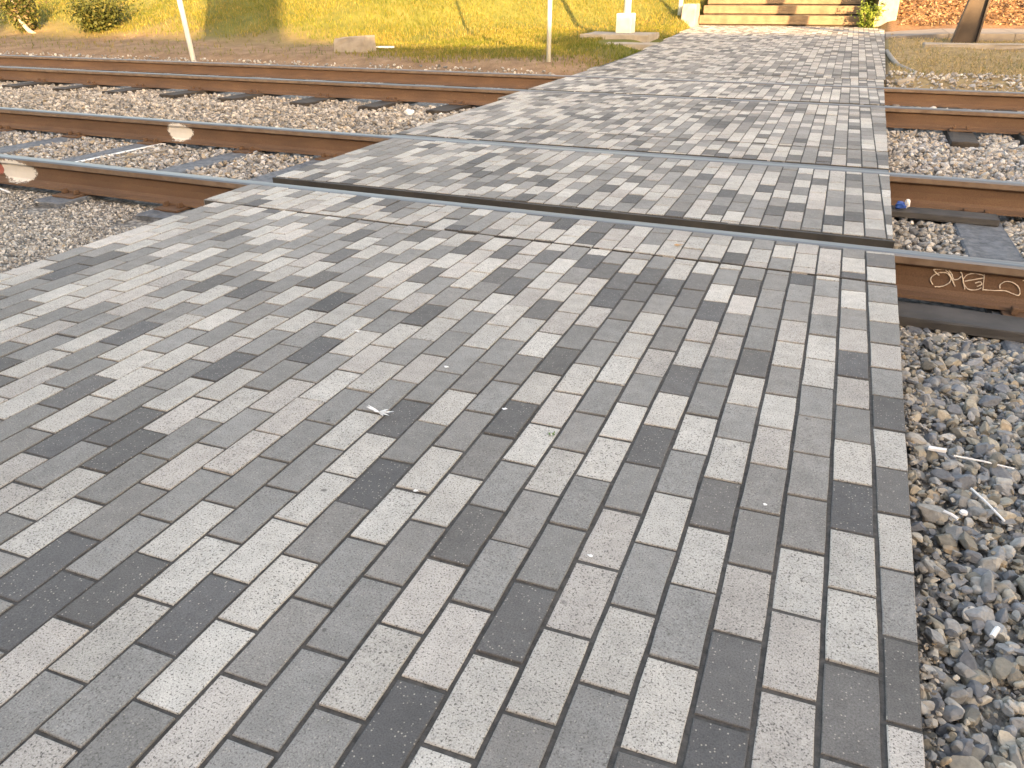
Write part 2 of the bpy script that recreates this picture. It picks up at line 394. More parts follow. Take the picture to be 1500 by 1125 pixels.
def inset(poly, d):
    n = len(poly); out = []
    for i in range(n):
        p0, p1, p2 = (Vector(poly[i - 1]), Vector(poly[i]), Vector(poly[(i + 1) % n]))
        e0 = (p1 - p0).normalized(); e1 = (p2 - p1).normalized()
        n0 = Vector((-e0.y, e0.x)); n1 = Vector((-e1.y, e1.x)); m_ = n0 + n1
        k = d / max(0.35, m_.length_squared / 2)
        out.append(tuple(p1 + m_ * k))
    return out

def brick_geo(poly, seed, b=0.0013, dep=0.03):
    """A paver from its (already gapped) outline: worn arris, slightly uneven rim."""
    r = random.Random(seed); j = lambda s_: r.uniform(-s_, s_)
    rim = []
    for p, q in zip(poly, poly[1:] + poly[:1]):
        l = math.hypot(q[0] - p[0], q[1] - p[1]); rim.append(p)
        if l > 0.12: rim += [(p[0] + (q[0] - p[0]) * t, p[1] + (q[1] - p[1]) * t) for t in (0.33, 0.67)]
    n = len(rim); top = inset(rim, b); v = []
    v += [(x + j(0.0007), y + j(0.0007), 0.0) for x, y in top]
    rr = [(x + j(0.0007), y + j(0.0007), -b * 0.8 + j(0.0005)) for x, y in rim]
    v += rr + [(x, y, -dep) for x, y, _ in rr]
    f = [tuple(range(n))]
    for i in range(n):
        k = (i + 1) % n
        f.append((n + i, n + k, k, i)); f.append((2 * n + i, 2 * n + k, n + k, n + i))
    return v, f

_cache = {}
def full_brick(tone, var, g):
    key = (tone, var, g)
    if key not in _cache:
        A2 = Vector((AX, AY)) / 2; B2 = Vector((BX, BY)) / 2
        poly = [tuple(A2 - B2), tuple(-A2 - B2), tuple(-A2 + B2), tuple(A2 + B2)]
        v, f = brick_geo(inset(poly, g / 2), 1000 + len(_cache))
        me = mesh('paver', v, f); at = me.attributes.new('tint', 'FLOAT_COLOR', 'POINT')
        at.data.foreach_set('color', [*TONES[tone][var % 3], 1.0] * len(v)); me.materials.append(M_PAVER); _cache[key] = me
    return _cache[key]

def project(x, y, z):
    d = Vector((x, y, z)) - Vector(CAM); t = d.dot(cF)
    if t < 0.05: return None
    return 750 + 1099.1 * d.dot(cR) / t, 562.5 - 1099.1 * d.dot(cU) / t

def seen_size(x, y, z):
    a = project(x, y, z)
    if a is None or not (-40 < a[0] < 1540 and -20 < a[1] < 1165): return 0.0
    b = project(x, y + L, z); c = project(x + W, y, z)
    if b is None or c is None: return 0.0
    return math.hypot(b[0] - a[0], b[1] - a[1]) * math.hypot(c[0] - a[0], c[1] - a[1])

trng = random.Random(41)
def pick_tone(k, n, run):
    if run and 0 <= k < len(REFLECTANCE) and 0 <= n + 5 < len(REFLECTANCE[k]):
        v = REFLECTANCE[k][n + 5]
        if v > 30: return 'light'
        if v > 16: return 'middle'
        if v > 0: return 'dark'
    x = trng.random()
    return 'light' if x < 0.46 else ('middle' if x < 0.86 else 'dark')

def pave(label, y0, y1, kmax, xr, phase, objs, zf=lambda y: 0.0, scale=1.0, xl=None, run=False, bed_z=-0.0034, tilt=0.3):
    """One paved panel: bed, then rows of pavers laid lengthways with half bond, cut along the rails."""
    left = (lambda y: OX + kmax * AX * scale + (y - OY) / BY * BX) if xl is None else xl
    bed = MB(); nseg = 1 if xl is None else 24; ys = [y0 + .003 + (y1 - y0 - .006) * i / nseg for i in range(nseg + 1)]
    for a, b_ in zip(ys[:-1], ys[1:]):
        bed.hexa([(left(a) + .004, a, zf(a) - 0.16), (xr - .004, a, zf(a) - 0.16), (xr - .004, b_, zf(b_) - 0.16), (left(b_) + .004, b_, zf(b_) - 0.16)],
                 [(left(a) + .004, a, zf(a) + bed_z), (xr - .004, a, zf(a) + bed_z), (xr - .004, b_, zf(b_) + bed_z), (left(b_) + .004, b_, zf(b_) + bed_z)])
    root = bed.build('pavement', M_SAND); tag(root, label, kind='structure')
    items = []; ax, ay, bx, by = AX * scale, AY * scale, BX * scale, BY * scale
    kk = kmax if xl is None else 60
    kmin = -8 if xl is not None else -int(max(0.0, (xr - (OX + (0.5 * (y0 + y1) - OY) / BY * BX)) / W - 0.45))
    for k in range(kmin, kk + 1):
        jit = trng.uniform(-0.04, 0.04) * (0.4 if run else 1.0)
        s_ = phase + (0.5 if k % 2 == 0 else 0.0) + jit
        c0x, c0y = OX + (k - 1) * ax, OY + (k - 1) * ay
        n0 = int(math.floor((y0 - c0y) / by - s_)) - 1; n1 = int(math.ceil((y1 - c0y) / by - s_)) + 2
        for n in range(n0, n1):
            q0 = (c0x + (n + s_) * bx, c0y + (n + s_) * by)
            full = [q0, (q0[0] + bx, q0[1] + by), (q0[0] + bx + ax, q0[1] + by + ay), (q0[0] + ax, q0[1] + ay)]
            if k == kmin and xl is None:                     # the outermost row is cut to the straight kerb line
                full = [(full[0][0] - 1.2 * ax, full[0][1] - 1.2 * ay), (full[1][0] - 1.2 * ax, full[1][1] - 1.2 * ay), full[2], full[3]]
            poly = clip(clip(clip(full, 1, y0, False), 1, y1, True), 0, xr, True)
            if len(poly) < 3: continue
            ar = area(poly)
            if ar < 0.10 * W * L: continue
            cx = sum(q[0] for q in poly) / len(poly); cy = sum(q[1] for q in poly) / len(poly)
            if xl is not None and cx < xl(cy) + 0.01: continue
            items.append((k, n, poly, 0.985 * W * L * scale * scale < ar < 1.015 * W * L * scale * scale and k != kmin, cx, cy))
    rank = sorted(((seen_size(q[4], q[5], zf(q[5])), i) for i, q in enumerate(items)), reverse=True)
    chosen = set(i for sz, i in rank[:objs] if sz > 0)
    SV, SF, SC = [], [], []; nv = 0
    for i, (k, n, poly, whole, cx, cy) in enumerate(items):
        tone = pick_tone(k, n, run); var = trng.randrange(6); g = 0.0086 if run and k < 12 else 0.0068
        dz = trng.gauss(0, 0.0008); rz = math.radians(trng.gauss(0, 0.3)); rx = math.radians(trng.gauss(0, tilt)); ry = math.radians(trng.gauss(0, tilt))
        if xl is not None: rx += math.atan2(zf(cy + .1) - zf(cy - .1), 0.2)
        if i in chosen and whole and scale == 1.0:
            me = full_brick(tone, var, g); v = None
        else:
            pl_ = inset(poly, g / 2)
            if area(pl_) <= 1e-4: continue
            v, f = brick_geo([(x - cx, y - cy) for x, y in pl_], trng.randrange(1 << 20))
        if i in chosen:
            if v is not None:
                me = mesh('paver', v, f); at = me.attributes.new('tint', 'FLOAT_COLOR', 'POINT')
                at.data.foreach_set('color', [*TONES[tone][var % 3], 1.0] * len(v)); me.materials.append(M_PAVER)
            o = bpy.data.objects.new('paver', me); COL.objects.link(o); o.parent = root
            o.location = (cx, cy, zf(cy) + dz); o.rotation_euler = (rx, ry, rz)
        else:
            M = Matrix.Translation((cx, cy, zf(cy) + dz)) @ Matrix.Rotation(rz, 4, 'Z') @ Matrix.Rotation(ry, 4, 'Y') @ Matrix.Rotation(rx, 4, 'X')
            s = trng.uniform(0.88, 1.12); c = TONES[tone][var % 3]
            SV += [tuple(M @ Vector(a)) for a in v]; SF += [tuple(i_ + nv for i_ in p) for p in f]; SC += [(c[0] * s, c[1] * s, c[2] * s)] * len(v); nv += len(v)
    if SV:
        me = mesh('paver', SV, SF); a = me.attributes.new('tint', 'FLOAT_COLOR', 'POINT')
        a.data.foreach_set('color', np.concatenate([np.array(SC, dtype=np.float32), np.ones((len(SC), 1), dtype=np.float32)], 1).ravel())
        o = link('paver', me, M_PAVER, root); tag(o, kind='stuff')
    return root

R1, R2, R3, R4 = 3.155, 4.663, 7.504, 9.012
pave('grey paver approach in front of the rails', 0.15, 2.738, 35, 0.067, 0.0, 300, run=True)
pave('narrow paver strip along the near rail', 2.752, 3.114, 36, 0.064, 0.2, 300)
gp = pave('raised paver panel between the near rails', 3.318, 4.620, 36, 0.062, 0.35, 300)
pave('paver strip behind the second rail', 4.79, 5.324, 37, 0.06, 0.1, 300)
pave('paver panel between the two tracks', 5.342, 6.85, 37, 0.058, 0.7, 300)
pave('paver strip in front of the third rail', 6.858, 7.452, 38, 0.056, 0.2, 0)
pave('paver panel between the far rails', 7.66, 8.93, 38, 0.055, 0.6, 0)
pave('paver strip behind the far rail', 9.054, 9.85, 38, 0.055, 0.4, 0)
pave('paver walkway leading to the timber steps', 9.862, 19.2, 0, 0.075, 0.2, 0, zf=lambda y: float(walk_z(y)), scale=1.13, xl=lambda y: -3.40 - 0.42 * float(smooth(11.0, 19.0, y)), tilt=0.5)
# steel edge of the gauge panel along the flangeway, and the channel floors
MB().box(-3.07, 0.066, 3.298, 3.3155, -0.17, -0.004).build('edge_plate', M_EDGE, gp, bevel=0.002)
f1 = MB().box(-3.05, 0.06, 3.117, 3.296, -0.22, -0.09).build('flangeway', M_EDGE); tag(f1, 'dark flangeway channel beside the near rail', kind='structure')
f2 = MB().box(-3.35, 0.05, 7.465, 7.655, -0.22, -0.07).build('flangeway', M_EDGE); tag(f2, 'dark flangeway channel beside the third rail', kind='structure')

f3 = MB().box(-3.2, 0.055, 4.703, 4.786, -0.17, -0.007).build('rubber_seal', M_SEAL, None, bevel=0.003); tag(f3, 'blue-grey rubber seal strip behind the second rail', kind='structure')
f4 = MB().box(-3.38, 0.05, 8.934, 8.972, -0.17, -0.02).build('flangeway', M_EDGE); tag(f4, 'dark groove in front of the far rail', kind='structure')
# ------------------------------------------------------------------ rails
def rail_profile():
    h = [(0.0365, -0.010), (0.031, -0.002), (0.018, 0.0), (-0.018, 0.0), (-0.031, -0.002), (-0.0365, -0.010)]
    left = [(-0.0355, -0.036), (-0.026, -0.043), (-0.0125, -0.052), (-0.0105, -0.09), (-0.0135, -0.128), (-0.030, -0.143), (-0.064, -0.152), (-0.066, -0.163)]
    return h + left + [(-x, z) for x, z in reversed(left)]

def make_rail(yc, x0, x1, label, dz=0.0):
    prof = rail_profile(); n = len(prof); xs = np.linspace(x0, x1, 41)
    root = empty('rail', (0, yc, dz))
    def strip(idx, mat, name):
        v = []; f = []
        for x in xs:
            wv = 0.0
            for i in idx: v.append((x, prof[i % n][0] + wv, prof[i % n][1]))
        k = len(idx)
        for s in range(len(xs) - 1):
            for i in range(k - 1):
                f.append((s * k + i, s * k + i + 1, (s + 1) * k + i + 1, (s + 1) * k + i))
        me = mesh(name, v, f); me.polygons.foreach_set('use_smooth', [False] * len(me.polygons))
        return link(name, me, mat, root)
    strip([0, 1, 2, 3, 4, 5], M_POLISH, 'running_surface')
    strip([5, 6, 7], M_HEADSIDE, 'head_side'); strip([n - 2, n - 1, 0], M_HEADSIDE, 'head_side')
    strip(list(range(7, n - 1)), M_RUST, 'web')
    tag(root, label, 'rail', 'steel rails of the two tracks')
    return root
rails = [make_rail(R1, -60, 40, 'rusty steel rail with cream scrawled tag, along the narrow paver strip'),
         make_rail(R2, -60, 40, 'rusty steel rail with small white paint patch, behind the raised paver panel'),
         make_rail(R3, -60, 40, 'plain rusty rail with dark tie ends showing in front', 0.006),
         make_rail(R4, -60, 40, 'plain rusty rail beside the dirt shoulder and grass', 0.007)]

def spray_material(name, rgb):
    """Sprayed paint: coverage thins to specks at the rim of the patch."""
    mt, n, b = newmat(name); v = pos(n)
    at = N(n, 'ShaderNodeAttribute', attribute_name='tint'); sp_ = N(n, 'ShaderNodeSeparateColor'); n.links.new(at.outputs['Color'], sp_.inputs[0])
    ad = N(n, 'ShaderNodeMath', operation='MULTIPLY_ADD'); n.links.new(noise(n, v, 55, 5, 0.7), ad.inputs[0]); ad.inputs[1].default_value = 1.1; n.links.new(sp_.outputs[0], ad.inputs[2])
    fac = ramp(n, ad.outputs[0], [(0.8, 0), (1.4, 1)])
    n.links.new(mix(n, noise(n, v, 24, 3), rgb, tuple(c * 0.8 for c in rgb)), b.inputs['Base Color']); b.inputs['Roughness'].default_value = 0.7
    tr = N(n, 'ShaderNodeBsdfTransparent'); ms = N(n, 'ShaderNodeMixShader'); n.links.new(fac, ms.inputs[0])
    n.links.new(tr.outputs[0], ms.inputs[1]); n.links.new(b.outputs[0], ms.inputs[2]); n.links.new(ms.outputs[0], n.nodes['Material Output'].inputs[0])
    return mt
M_SPRAYW = spray_material('white_spray', (0.74, 0.71, 0.66)); M_SPRAYR = spray_material('red_spray', (0.42, 0.13, 0.10))

def paint_patch(parent, x0, x1, z0, z1, mat, off=0.0012):
    """A thin skin of paint following the rail's head side, web and foot."""
    pr = [(-0.0372, -0.008), (-0.0365, -0.036), (-0.026, -0.043), (-0.0125, -0.052), (-0.0105, -0.09), (-0.0135, -0.128), (-0.030, -0.143), (-0.064, -0.152)]
    zs = sorted(set([z for _, z in pr if z0 <= z <= z1] + list(np.linspace(z0, z1, 12)))); xs_ = np.linspace(x0, x1, 16)
    def yface(z):
        for (ya, za), (yb, zb) in zip(pr[:-1], pr[1:]):
            if zb <= z <= za: return ya + (yb - ya) * (za - z) / (za - zb + 1e-9)
        return pr[-1][0]
    v = []; c = []; f = []; m_ = len(xs_)
    for z in zs:
        for x in xs_:
            v.append((x, yface(z) - off, z)); d = math.hypot(2 * (x - x0) / (x1 - x0) - 1, 0.75 * (2 * (z - z0) / (z1 - z0) - 1))
            k_ = 1.0 - float(smooth(0.3, 1.0, d)); c += [k_, k_, k_, 1.0]
    for i in range(len(zs) - 1):
        for k in range(m_ - 1): f.append((i * m_ + k, i * m_ + k + 1, (i + 1) * m_ + k + 1, (i + 1) * m_ + k))
    me = mesh('paint_patch', v, f); at = me.attributes.new('tint', 'FLOAT_COLOR', 'POINT'); at.data.foreach_set('color', c)
    return link('paint_patch', me, mat, parent)
paint_patch(rails[0], -5.17, -4.72, -0.152, -0.008, M_SPRAYW)
paint_patch(rails[0], -5.19, -5.06, -0.12, -0.04, M_SPRAYR, 0.0018)
paint_patch(rails[1], -5.28, -4.92, -0.152, -0.012, M_SPRAYW)

GRAF = [[(0.2486, -0.0483), (0.2293, -0.0495), (0.2108, -0.0529), (0.216, -0.0613), (0.2339, -0.0734)], [(0.2284, -0.1199), (0.2548, -0.1139), (0.2737, -0.0966), (0.2738, -0.0777), (0.2563, -0.0613), (0.2315, -0.063), (0.2119, -0.0781), (0.2079, -0.0949), (0.2197, -0.1123)],
        [(0.2489, -0.0493), (0.2629, -0.0604), (0.2761, -0.0774), (0.2952, -0.1098)], [(0.2603, -0.0494), (0.2743, -0.0642), (0.2839, -0.0817), (0.2974, -0.0809), (0.3069, -0.0678)], [(0.2981, -0.047), (0.3061, -0.0572), (0.3146, -0.0774), (0.3306, -0.1155)],
        [(0.3772, -0.0542), (0.3557, -0.0502), (0.3311, -0.0548), (0.3177, -0.0716), (0.3206, -0.0927), (0.3416, -0.114), (0.3683, -0.1128), (0.3836, -0.1025)], [(0.3231, -0.0843), (0.354, -0.073), (0.3825, -0.0627)], [(0.3575, -0.0875), (0.3735, -0.0799), (0.3804, -0.0896), (0.3672, -0.0995)],
        [(0.3783, -0.047), (0.3842, -0.0784), (0.3897, -0.1124)], [(0.3899, -0.1097), (0.429, -0.1067), (0.4636, -0.1043), (0.5012, -0.1148), (0.5103, -0.1081), (0.4994, -0.0833), (0.4759, -0.0682), (0.454, -0.0676), (0.4401, -0.0812), (0.4419, -0.0968)], [(0.5051, -0.0563), (0.5301, -0.0563)]]
def graffiti():
    mb = MB(); r = random.Random(5)
    for s in GRAF:
        p = []
        for i in range(len(s) - 1):                       # Catmull-Rom through the strokes
            a, b, c, d = s[max(i - 1, 0)], s[i], s[i + 1], s[min(i + 2, len(s) - 1)]
            for t in np.linspace(0, 1, 7)[:-1]:
                p.append(tuple(0.5 * (2 * b[k] + (c[k] - a[k]) * t + (2 * a[k] - 5 * b[k] + 4 * c[k] - d[k]) * t * t + (3 * b[k] - a[k] - 3 * c[k] + d[k]) * t ** 3) for k in (0, 1)))
        p.append(s[-1])
        mb.tube([(x + r.uniform(-.0006, .0006), -0.0155 if z > -0.125 else -0.017, z + r.uniform(-.0006, .0006)) for x, z in p], [0.0019 + r.uniform(-.0005, .0006) for _ in p], 5)
    return mb.build('graffiti', M_CHALK, rails[0])
graffiti()

# ------------------------------------------------------------------ ties, plates, planks
def tie(x, y0, y1, z, mat, label, group, wdt=0.23, plates=(), seed=0, name='railway_tie'):
    r = random.Random(seed + int(x * 100)); root = empty(name, (x, 0.5 * (y0 + y1), z - 0.14), math.radians(r.uniform(-1.5, 1.5)))
    hl = (y1 - y0) / 2
    MB().box(-wdt / 2, wdt / 2, -hl, hl, 0, 0.14).build('beam', mat, root, bevel=0.012, rough=0.004)
    for yp in plates:
        d = yp - 0.5 * (y0 + y1)
        p = MB().box(-0.085, 0.085, d - 0.15, d + 0.15, 0.141, 0.153).build('tie_plate', M_RUST, root, bevel=0.003)
        for sx in (-0.05, 0.05):
            for sy in (-0.088, 0.088):
                MB().box(sx - 0.011, sx + 0.011, d + sy - 0.016, d + sy + 0.016, 0.154, 0.182).build('spike', M_RUST, p, bevel=0.004)
    return tag(root, label, 'railway tie', group)
ZT = -0.178
ORD = ('first', 'second', 'third', 'fourth', 'fifth', 'sixth', 'seventh', 'eighth', 'ninth', 'tenth')
tie_labels = {-3.62: 'blue-grey tie half hidden under the left paver edge', -4.40: 'blue-grey tie with its flat end stub before the near rail', -5.36: 'blue-grey tie with a white painted edge line'}
for i, x in enumerate((-3.62, -4.40, -5.36, -6.24, -7.12, -8.0)):
    tie(x, 2.9 if x > -5 else 2.98, 5.15, ZT, M_TIE, tie_labels.get(x, 'plain blue-grey tie, %s one out from the left paver edge' % ORD[i]), 'ties of the near track', plates=(R1, R2))
tie(0.525, 2.66, 5.05, ZT, M_TIE, 'wide blue-grey tie with short planks lying across it', 'ties of the near track', 0.23, (R1, R2))
ln = MB().box(-5.285, -5.243, 3.3, 4.6, ZT + 0.0005, ZT + 0.004).build('paint_line', M_WHITE); 
tt = [o for o in bpy.data.objects if o.name.startswith('railway_tie') and abs(o.location.x + 5.36) < .01][0]
ln.parent = tt; ln.matrix_parent_inverse = (Matrix.Translation(tt.location) @ tt.rotation_euler.to_matrix().to_4x4()).inverted()
for i, x in enumerate((-4.0, -4.85, -5.75, -6.7, -7.6, -8.55, -9.4, -10.3, -11.2)):
    tie(x, 6.93, 9.6, -0.155, M_TIEDARK, 'dark creosoted tie end, %s one left of the pavers under the third rail' % ORD[i], 'tie ends of the far track', 0.24, (R3,), 3)
for i, x in enumerate((0.66, 1.17)):
    tie(x, 6.86, 9.6, -0.150, M_TIEDARK, 'dark tie end with rusty plate, %s one right of the pavers' % ORD[i], 'tie ends of the far track', 0.19, (R3,), 5)

def plank(x0, x1, y0, y1, z0, z1, label, rz=0.0):
    c = (0.5 * (x0 + x1), 0.5 * (y0 + y1), z0); o = MB().box(x0 - c[0], x1 - c[0], y0 - c[1], y1 - c[1], 0, z1 - z0).build('plank', M_PLANK, None, bevel=0.006, loc=c, rough=0.0025)
    o.rotation_euler = (0, 0, rz)
    return tag(o, label, 'plank', 'loose planks at the crossing end')
plank(0.085, 0.60, 4.40, 4.53, ZT + 0.002, ZT + 0.036, 'dark weathered plank lying across the wide tie between the rails')
plank(0.075, 0.75, 2.82, 2.985, ZT + 0.002, ZT + 0.036, 'dark weathered plank below the scrawled rail tag')

# ------------------------------------------------------------------ ballast (stuff)
def lattice(X, Y, s, seed):
    r = np.random.default_rng(seed); ph = r.uniform(0, 6.28, 8); ax = r.uniform(-1, 1, 8); ay = r.uniform(-1, 1, 8)
    return sum(np.sin((X * ax[i] + Y * ay[i]) / s * 3.0 + ph[i]) for i in range(8)) / 8

def ico(sub):
    bm = bmesh.new(); bmesh.ops.create_icosphere(bm, subdivisions=sub, radius=1.0)
    bm.verts.ensure_lookup_table()
    v = np.array([q.co[:] for q in bm.verts]); f = np.array([[a.index for a in q.verts] for q in bm.faces]); bm.free()
    return v, f
def stone_shapes(sub, count):
    v0, f0 = ico(sub); out = []
    for _ in range(count):
        v = v0.copy()
        for _k in range((0, 3, 9, 12)[sub]):
            d = rng.normal(size=3); d /= np.linalg.norm(d); c = rng.uniform(0.5, 0.82)
            q = v @ d; v = v - np.outer(np.maximum(0, q - c), d)
        v = v + rng.normal(0, (0, 0.1, 0.035, 0.016)[sub], v.shape)
        v = v * np.array([rng.uniform(0.8, 1.25), rng.uniform(0.65, 1.0), rng.uniform(0.45, 0.8)])
        out.append(v)
    return np.array(out), f0
SH_HI, F_HI = stone_shapes(2, 28)
SH_LO, F_LO = stone_shapes(1, 28)
SH_TOP, F_TOP = stone_shapes(3, 36)

def rot_mats(n, tilt=1.0):
    a = rng.uniform(0, 2 * np.pi, n); b = rng.normal(0, 0.5 * tilt, n); c = rng.normal(0, 0.5 * tilt, n)
    ca, sa, cb, sb, cc, s_c = np.cos(a), np.sin(a), np.cos(b), np.sin(b), np.cos(c), np.sin(c)
    Z = np.zeros(n); O = np.ones(n)
    Rz = np.stack([ca, -sa, Z, sa, ca, Z, Z, Z, O], 1).reshape(n, 3, 3)
    Rx = np.stack([O, Z, Z, Z, cb, -sb, Z, sb, cb], 1).reshape(n, 3, 3)
    Ry = np.stack([cc, Z, s_c, Z, O, Z, -s_c, Z, cc], 1).reshape(n, 3, 3)
    return Rx @ Ry @ Rz

PAL_COOL = np.array([(0.17, 0.18, 0.195), (0.21, 0.215, 0.22), (0.25, 0.25, 0.245), (0.13, 0.14, 0.155), (0.30, 0.29, 0.27), (0.20, 0.19, 0.165), (0.36, 0.33, 0.28), (0.24, 0.225, 0.19)])
PAL_COOL = PAL_COOL * 1.2
PAL_WARM = np.array([(0.40, 0.36, 0.31), (0.34, 0.30, 0.255), (0.28, 0.26, 0.23), (0.47, 0.43, 0.37), (0.22, 0.205, 0.19), (0.38, 0.31, 0.235), (0.30, 0.29, 0.28), (0.52, 0.49, 0.45)])
PAL_WARM = PAL_WARM * np.array([0.94, 0.99, 1.08])
PAL_GREY = np.array([(0.33, 0.32, 0.30), (0.27, 0.265, 0.255), (0.38, 0.365, 0.345), (0.22, 0.215, 0.21), (0.43, 0.41, 0.38), (0.30, 0.28, 0.25), (0.18, 0.18, 0.18), (0.50, 0.48, 0.45)])

def stones(P, size, pal, hi, tan=0.03):
    n = len(P); sh, F = (SH_TOP, F_TOP) if hi == 2 else ((SH_HI, F_HI) if hi else (SH_LO, F_LO))
    S = sh[rng.integers(0, len(sh), n)] * size[:, None, None]
    V = np.einsum('nij,nkj->nki', rot_mats(n), S) + P[:, None, :]
    c = pal[rng.integers(0, len(pal), n)] * rng.uniform(0.72, 1.2, (n, 1))
    t = rng.random(n) < tan; c[t] = np.array([(0.34, 0.275, 0.20)]) * rng.uniform(0.8, 1.25, (t.sum(), 1))
    k = V.shape[1]
    FF = (F[None] + (np.arange(n) * k)[:, None, None]).reshape(-1, 3)
    return V.reshape(-1, 3), FF, np.repeat(c, k, 0)

def scatter(x0, x1, y0, y1, dens, smin, smax, pal, hi=False, zoff=0.0, zr=0.015, keep=None, tan=0.03):
    n = int((x1 - x0) * (y1 - y0) * dens)
    P = np.stack([rng.uniform(x0, x1, n), rng.uniform(y0, y1, n), np.zeros(n)], 1)
    if keep is not None: P = P[keep(P[:, 0], P[:, 1])]
    n = len(P); s = smin + (smax - smin) * rng.random(n) ** 2.2
    P[:, 2] = terrain(P[:, 0], P[:, 1]) + zoff + rng.uniform(0, zr, n)
    return stones(P, s, pal, hi, tan)

def gravel(name, parts, label):
    V = []; F = []; Cc = []; b = 0
    for v, f, c in parts:
        V.append(v); F.append(f + b); Cc.append(c); b += len(v)
    me = tri_mesh(name, np.concatenate(V), np.concatenate(F), np.concatenate(Cc))
    return tag(link(name, me, M_STONE), label, 'gravel', kind='stuff')

near_w = lambda X, Y: X < 0.10 + 0.19 * Y
mid_w = lambda X, Y: (X >= 0.10 + 0.19 * Y) & (X < 0.45 + 0.25 * Y)
far_w = lambda X, Y: X >= 0.45 + 0.25 * Y
def off_ties(X, Y):
    k = np.ones(len(X), bool)
    for x in (-3.62, -4.40, -5.36, -6.24, -7.12, -8.0, 0.525):
        k &= ~((np.abs(X - x) < 0.105) & (Y > 2.72) & (Y < 5.2))
    k &= ~((X > 0.08) & (X < 0.75) & (Y > 2.83) & (Y < 2.98)) & ~((X > 0.08) & (X < 0.6) & (Y > 4.41) & (Y < 4.52))
    for yr in (R1, R2, R3, R4): k &= np.abs(Y - yr) > 0.075
    return k
def off_far_ties(X, Y):
    k = np.abs(Y - R3) > 0.075
    for x in (0.66, 1.17): k &= ~((np.abs(X - x) < 0.13) & (Y > 6.72))
    for x in (-11.2, -10.3, -9.4, -8.55, -7.6, -6.7, -5.75, -4.85, -4.0): k &= ~((np.abs(X - x) < 0.12) & (Y > 6.9))
    return k
gravel('gravel', [scatter(0.070, 0.105, 0.5, 2.7, 8000, 0.003, 0.008, PAL_GREY * np.array([0.85, 0.82, 0.78]), 1, 0.02, 0.02, lambda X, Y: lattice(X * 0.2, Y, 0.5, 21) > 0.02, 0.03),
                  scatter(0.078, 0.8, 0.55, 2.86, 4400, 0.006, 0.021, PAL_COOL, 2, 0.004, 0.024, near_w, 0.03),
                  scatter(0.075, 0.8, 0.5, 2.86, 9000, 0.003, 0.0075, PAL_COOL * np.array([1.02, 0.98, 0.93]), 1, 0.001, 0.012, near_w, 0.03),
                  scatter(0.09, 0.8, 0.55, 2.86, 230, 0.020, 0.034, PAL_COOL, 2, 0.012, 0.022, near_w, 0.05),
                  scatter(0.078, 1.4, 0.3, 2.86, 2200, 0.008, 0.026, PAL_COOL, 1, 0.004, 0.022, mid_w, 0.03),
                  scatter(0.4, 2.6, 0.3, 2.86, 1200, 0.012, 0.032, PAL_COOL, 0, 0.004, 0.02, far_w)], 'loose blue-grey ballast stones right of the paver approach')
gravel('gravel', [scatter(0.078, 2.0, 2.75, 4.62, 2000, 0.010, 0.028, PAL_GREY, False, 0.004, 0.022, off_ties),
                  scatter(0.078, 2.5, 4.72, 7.45, 1900, 0.010, 0.032, PAL_WARM, False, 0.004, 0.03, off_far_ties)], 'pale ballast stones right of the crossing around the rails')
gravel('gravel', [scatter(-5.7, -2.95, 0.3, 1.45, 2200, 0.006, 0.016, PAL_GREY * 1.1, False, 0.004, 0.02, None, 0.01),
                  scatter(-5.7, -2.9, 1.45, 3.08, 6000, 0.004, 0.0125, PAL_GREY * 1.15, False, 0.004, 0.02, off_ties, 0.01),
                  scatter(-11.0, -3.1, 3.2, 4.6, 1500, 0.010, 0.026, PAL_WARM, False, 0.012, 0.024, off_ties, 0.06)], 'tan and grey ballast left of the crossing around the near rails')
gravel('gravel', [scatter(-14.5, -3.2, 4.72, 7.42, 800, 0.012, 0.030, PAL_GREY * np.array([1.05, 1.0, 0.96]), False, 0.004, 0.03, off_far_ties, 0.02),
                  scatter(-3.9, -3.2, 5.0, 7.3, 500, 0.012, 0.030, PAL_GREY, False, 0.02, 0.03)], 'grey ballast between the two tracks left of the crossing')
gravel('gravel', [scatter(0.08, 3.5, 9.1, 10.6, 450, 0.012, 0.032, PAL_WARM, False, 0.0, 0.02), scatter(0.08, 3.5, 7.6, 8.95, 900, 0.012, 0.032, PAL_WARM, False, 0.02, 0.03),
                  scatter(-16, -3.5, 9.3, 10.15, 170, 0.012, 0.035, PAL_GREY, False, 0.0, 0.03)], 'thin line of gravel behind the far rail')

# ------------------------------------------------------------------ the bank: grass and plants
def blades(P, h, wd, col, lean=0.5):
    n = len(P); a = rng.uniform(0, 2 * np.pi, n); d = np.stack([np.cos(a), np.sin(a), np.zeros(n)], 1)
    b = rng.uniform(0, 2 * np.pi, n); l = np.stack([np.cos(b), np.sin(b), np.zeros(n)], 1) * (h * rng.uniform(0.1, lean * 1.6, n))[:, None]
    up = np.stack([np.zeros(n), np.zeros(n), h], 1)
    v0 = P - d * wd[:, None] / 2; v1 = P + d * wd[:, None] / 2
    mid = P + up * 0.6 + l * 0.4
    v2 = mid + d * wd[:, None] * 0.36; v3 = mid - d * wd[:, None] * 0.36; v4 = P + up * rng.uniform(0.8, 1.0, n)[:, None] + l
    V = np.stack([v0, v1, v2, v3, v4], 1).reshape(-1, 3)
    F = np.array([[0, 1, 2], [0, 2, 3], [3, 2, 4]]); FF = (F[None] + (np.arange(n) * 5)[:, None, None]).reshape(-1, 3)
    return V, FF, np.repeat(col, 5, 0)

